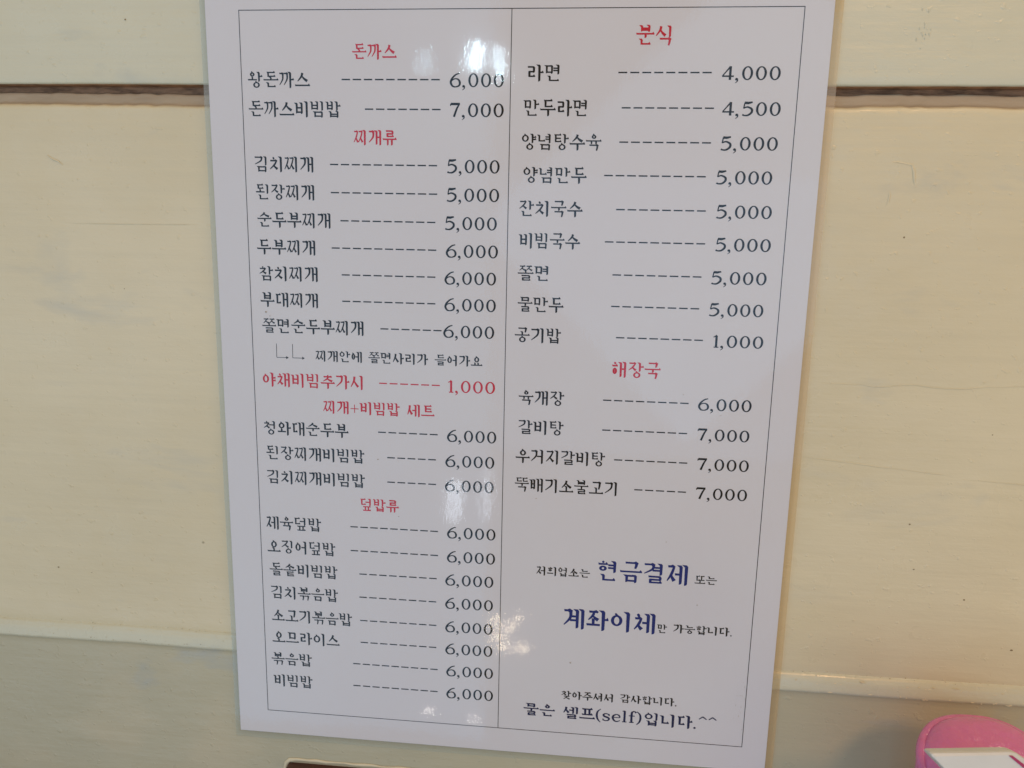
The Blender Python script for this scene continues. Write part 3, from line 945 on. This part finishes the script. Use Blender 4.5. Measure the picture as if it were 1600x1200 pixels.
# ------------------------------------------------------------------ pink dispenser in the lower right corner
def superell(name, cx, cy, z0, ztop, rx, ry, mat, parent, round_=.03, ns=48):
    V, F = [], []
    prof = [(0.93, z0), (0.97, z0 + .004)]
    for k in range(9):
        t = k / 8
        prof.append((0.97 + .03 * math.sin(t * math.pi / 2), z0 + .004 + (ztop - round_ - z0 - .004) * t))
    for k in range(1, 15):
        a = k / 14 * math.pi / 2
        prof.append((max(math.cos(a) ** .6, .001), ztop - round_ + round_ * math.sin(a)))
    lean = lambda y, z: .58 * y * min(1, max(0, (z - .09) / .05))
    for (r, z) in prof:
        for i in range(ns):
            a = 2 * math.pi * i / ns
            ca, sa = math.cos(a), math.sin(a)
            e = 0.82
            V.append((cx + rx * r * math.copysign(abs(ca) ** e, ca), cy + ry * r * math.copysign(abs(sa) ** e, sa), z + lean(ry * r * math.copysign(abs(sa) ** e, sa), z)))
    for j in range(len(prof) - 1):
        for i in range(ns):
            a, b = j * ns + i, j * ns + (i + 1) % ns
            F.append((a, b, b + ns, a + ns))
    F.append(tuple(range(ns))[::-1])
    F.append(tuple((len(prof) - 1) * ns + i for i in range(ns)))
    return mesh(name, V, F, mat, parent, True)


TZ = 0.700
disp = tag(empty('pink_dispenser', (.2272, -.075, TZ)), 'glossy pink rounded plastic dispenser with a white slotted plate right of the menu', 'dispenser')
superell('body', 0, 0, 0, .1722, .0312, .029, M['pink'], disp, .020)


def plate(name, outline, thick, mat, parent, bevel=.0012):
    """outline in local (u,v); extruded prism with bevelled front edge"""
    n_ = len(outline)
    cx = sum(p[0] for p in outline) / n_; cy = sum(p[1] for p in outline) / n_
    V, F = [], []
    for (k, d, s_) in ((0, 0, 1), (1, thick - bevel, 1), (2, thick - bevel * .3, 1 - bevel * .3 / .018), (3, thick, 1 - bevel / .018)):
        for (u, v) in outline:
            V.append((cx + (u - cx) * s_, -d, cy + (v - cy) * s_))
    for r in range(3):
        for i in range(n_):
            a, b = r * n_ + i, r * n_ + (i + 1) % n_
            F.append((a, b, b + n_, a + n_))
    F.append(tuple(3 * n_ + i for i in range(n_))); F.append(tuple(range(n_))[::-1])
    return mesh(name, V, F, mat, parent, False)


def rounded(pts, r, seg=4):
    out = []
    n_ = len(pts)
    for i in range(n_):
        p0, p1, p2 = Vector(pts[i - 1]), Vector(pts[i]), Vector(pts[(i + 1) % n_])
        a = (p0 - p1).normalized(); b = (p2 - p1).normalized()
        s, e = p1 + a * r, p1 + b * r
        for k in range(seg + 1):
            t = k / seg
            out.append(tuple((1 - t) ** 2 * s + 2 * t * (1 - t) * p1 + t * t * e))
    return out


# raised rim round the shoulder of the body
rv, rf = [], []
for i in range(64):
    a = 2 * math.pi * i / 64
    for k in range(8):
        b = 2 * math.pi * k / 8
        ca, sa = math.cos(a), math.sin(a)
        q = (math.copysign(abs(ca) ** .82, ca), math.copysign(abs(sa) ** .82, sa))
        rv.append((q[0] * (.0296 + .0022 * math.cos(b)), q[1] * (.0274 + .0022 * math.cos(b)), .1598 + .0028 * math.sin(b) + .58 * .0274 * q[1]))
for i in range(64):
    for k in range(8):
        rf.append((i * 8 + k, ((i + 1) % 64) * 8 + k, ((i + 1) % 64) * 8 + (k + 1) % 8, i * 8 + (k + 1) % 8))
mesh('rim', rv, rf, M['pink'], disp, True)
pl = plate('front_plate', rounded([(-.0195, -.002), (-.008, -.0150), (-.008, -.050), (.030, -.050), (.030, -.016), (.0125, -.0015)], .0022),
           .006, M['white'], disp)
pl.location = (-.0299, -.0290, .2020)
pl.rotation_euler = (math.radians(-22), -.09, 0)
sl = plate('slot', rounded([(.0098, -.0030), (.0112, -.0030), (.0165, -.0075), (.0151, -.0080)], .0004, 2), .0003, M['magenta'], pl, .0001)
sl.location = (0, -.00605, 0)

# ------------------------------------------------------------------ brown box edge under the menu
box = tag(empty('brown_frame', (-.061, -.0099, .7388)), 'dark brown wooden frame with rounded corners on the wall just under the menu', 'frame')


def frame_bar(x0, x1, z0, z1, d, name='frame_bar'):
    out = rounded([(x0, z0), (x1, z0), (x1, z1), (x0, z1)], .0022, 3)
    V, F = [], []
    n_ = len(out)
    cx, cz = (x0 + x1) / 2, (z0 + z1) / 2
    for (y, ins) in ((0, 0), (-d + .0015, 0), (-d, .0012)):
        for (u, v) in out:
            V.append((u - math.copysign(ins, u - cx), y, v - math.copysign(ins, v - cz)))
    for r in range(2):
        for i in range(n_):
            a, b = r * n_ + i, r * n_ + (i + 1) % n_
            F.append((a, b, b + n_, a + n_))
    F.append(tuple(2 * n_ + i for i in range(n_)))
    return mesh(name, V, F, M['brown'], box, False)


frame_bar(-.0617, .0617, .0453, .0545, .007)
frame_bar(-.0615, .0615, -.0400, -.0310, .007)
frame_bar(-.0617, -.0527, -.0305, .0448, .0068)
frame_bar(.0527, .0617, -.0305, .0448, .0068)
n = NT('dark_backing_board')
mesh('back_panel', [(-.053, -.002, -.031), (.053, -.002, -.031), (.053, -.002, .0455), (-.053, -.002, .0455)], [(0, 1, 2, 3)],
     n.pbr(n.mix(n.noise(n.coords(), 40, 3), (0.05, 0.02, 0.014), (0.08, 0.03, 0.02)), 0.5, 0.4), box)
# crusty paint around the frame top
cr = [(-.126 + .0012 * math.sin(i * .9) - (-.061), -.0003, .0560 + .0006 * math.sin(i * 1.7), 1) for i in range(2)]
cr = [(-.0640, -.0003, .020, .5), (-.0640, -.0003, .040, .9), (-.0636, -.0003, .0505, 1.1), (-.0628, -.0003, .0540, 1.2), (-.0605, -.0003, .0562, 1.3), (-.0560, -.0003, .0568, 1.0)]
for i in range(20):
    cr.append((-.0500 + i * .0055, -.0003, .0566 + .0003 * math.sin(i * 2.1), .8 + .3 * math.sin(i * 1.3)))
bead(cr, .0010, M['paint_mid'], box, 'paint_crust')

# ------------------------------------------------------------------ ledge the dispenser stands on (below the picture)
tb = mesh('ledge', [(-.6, -.135, .665), (.64, -.135, .665), (.64, -.014, .665), (-.6, -.014, .665), (-.6, -.135, TZ), (.64, -.135, TZ), (.64, -.014, TZ), (-.6, -.014, TZ)],
          [(0, 3, 2, 1), (4, 5, 6, 7), (0, 1, 5, 4), (1, 2, 6, 5), (2, 3, 7, 6), (3, 0, 4, 7)], M['table'])
tb['kind'] = 'structure'
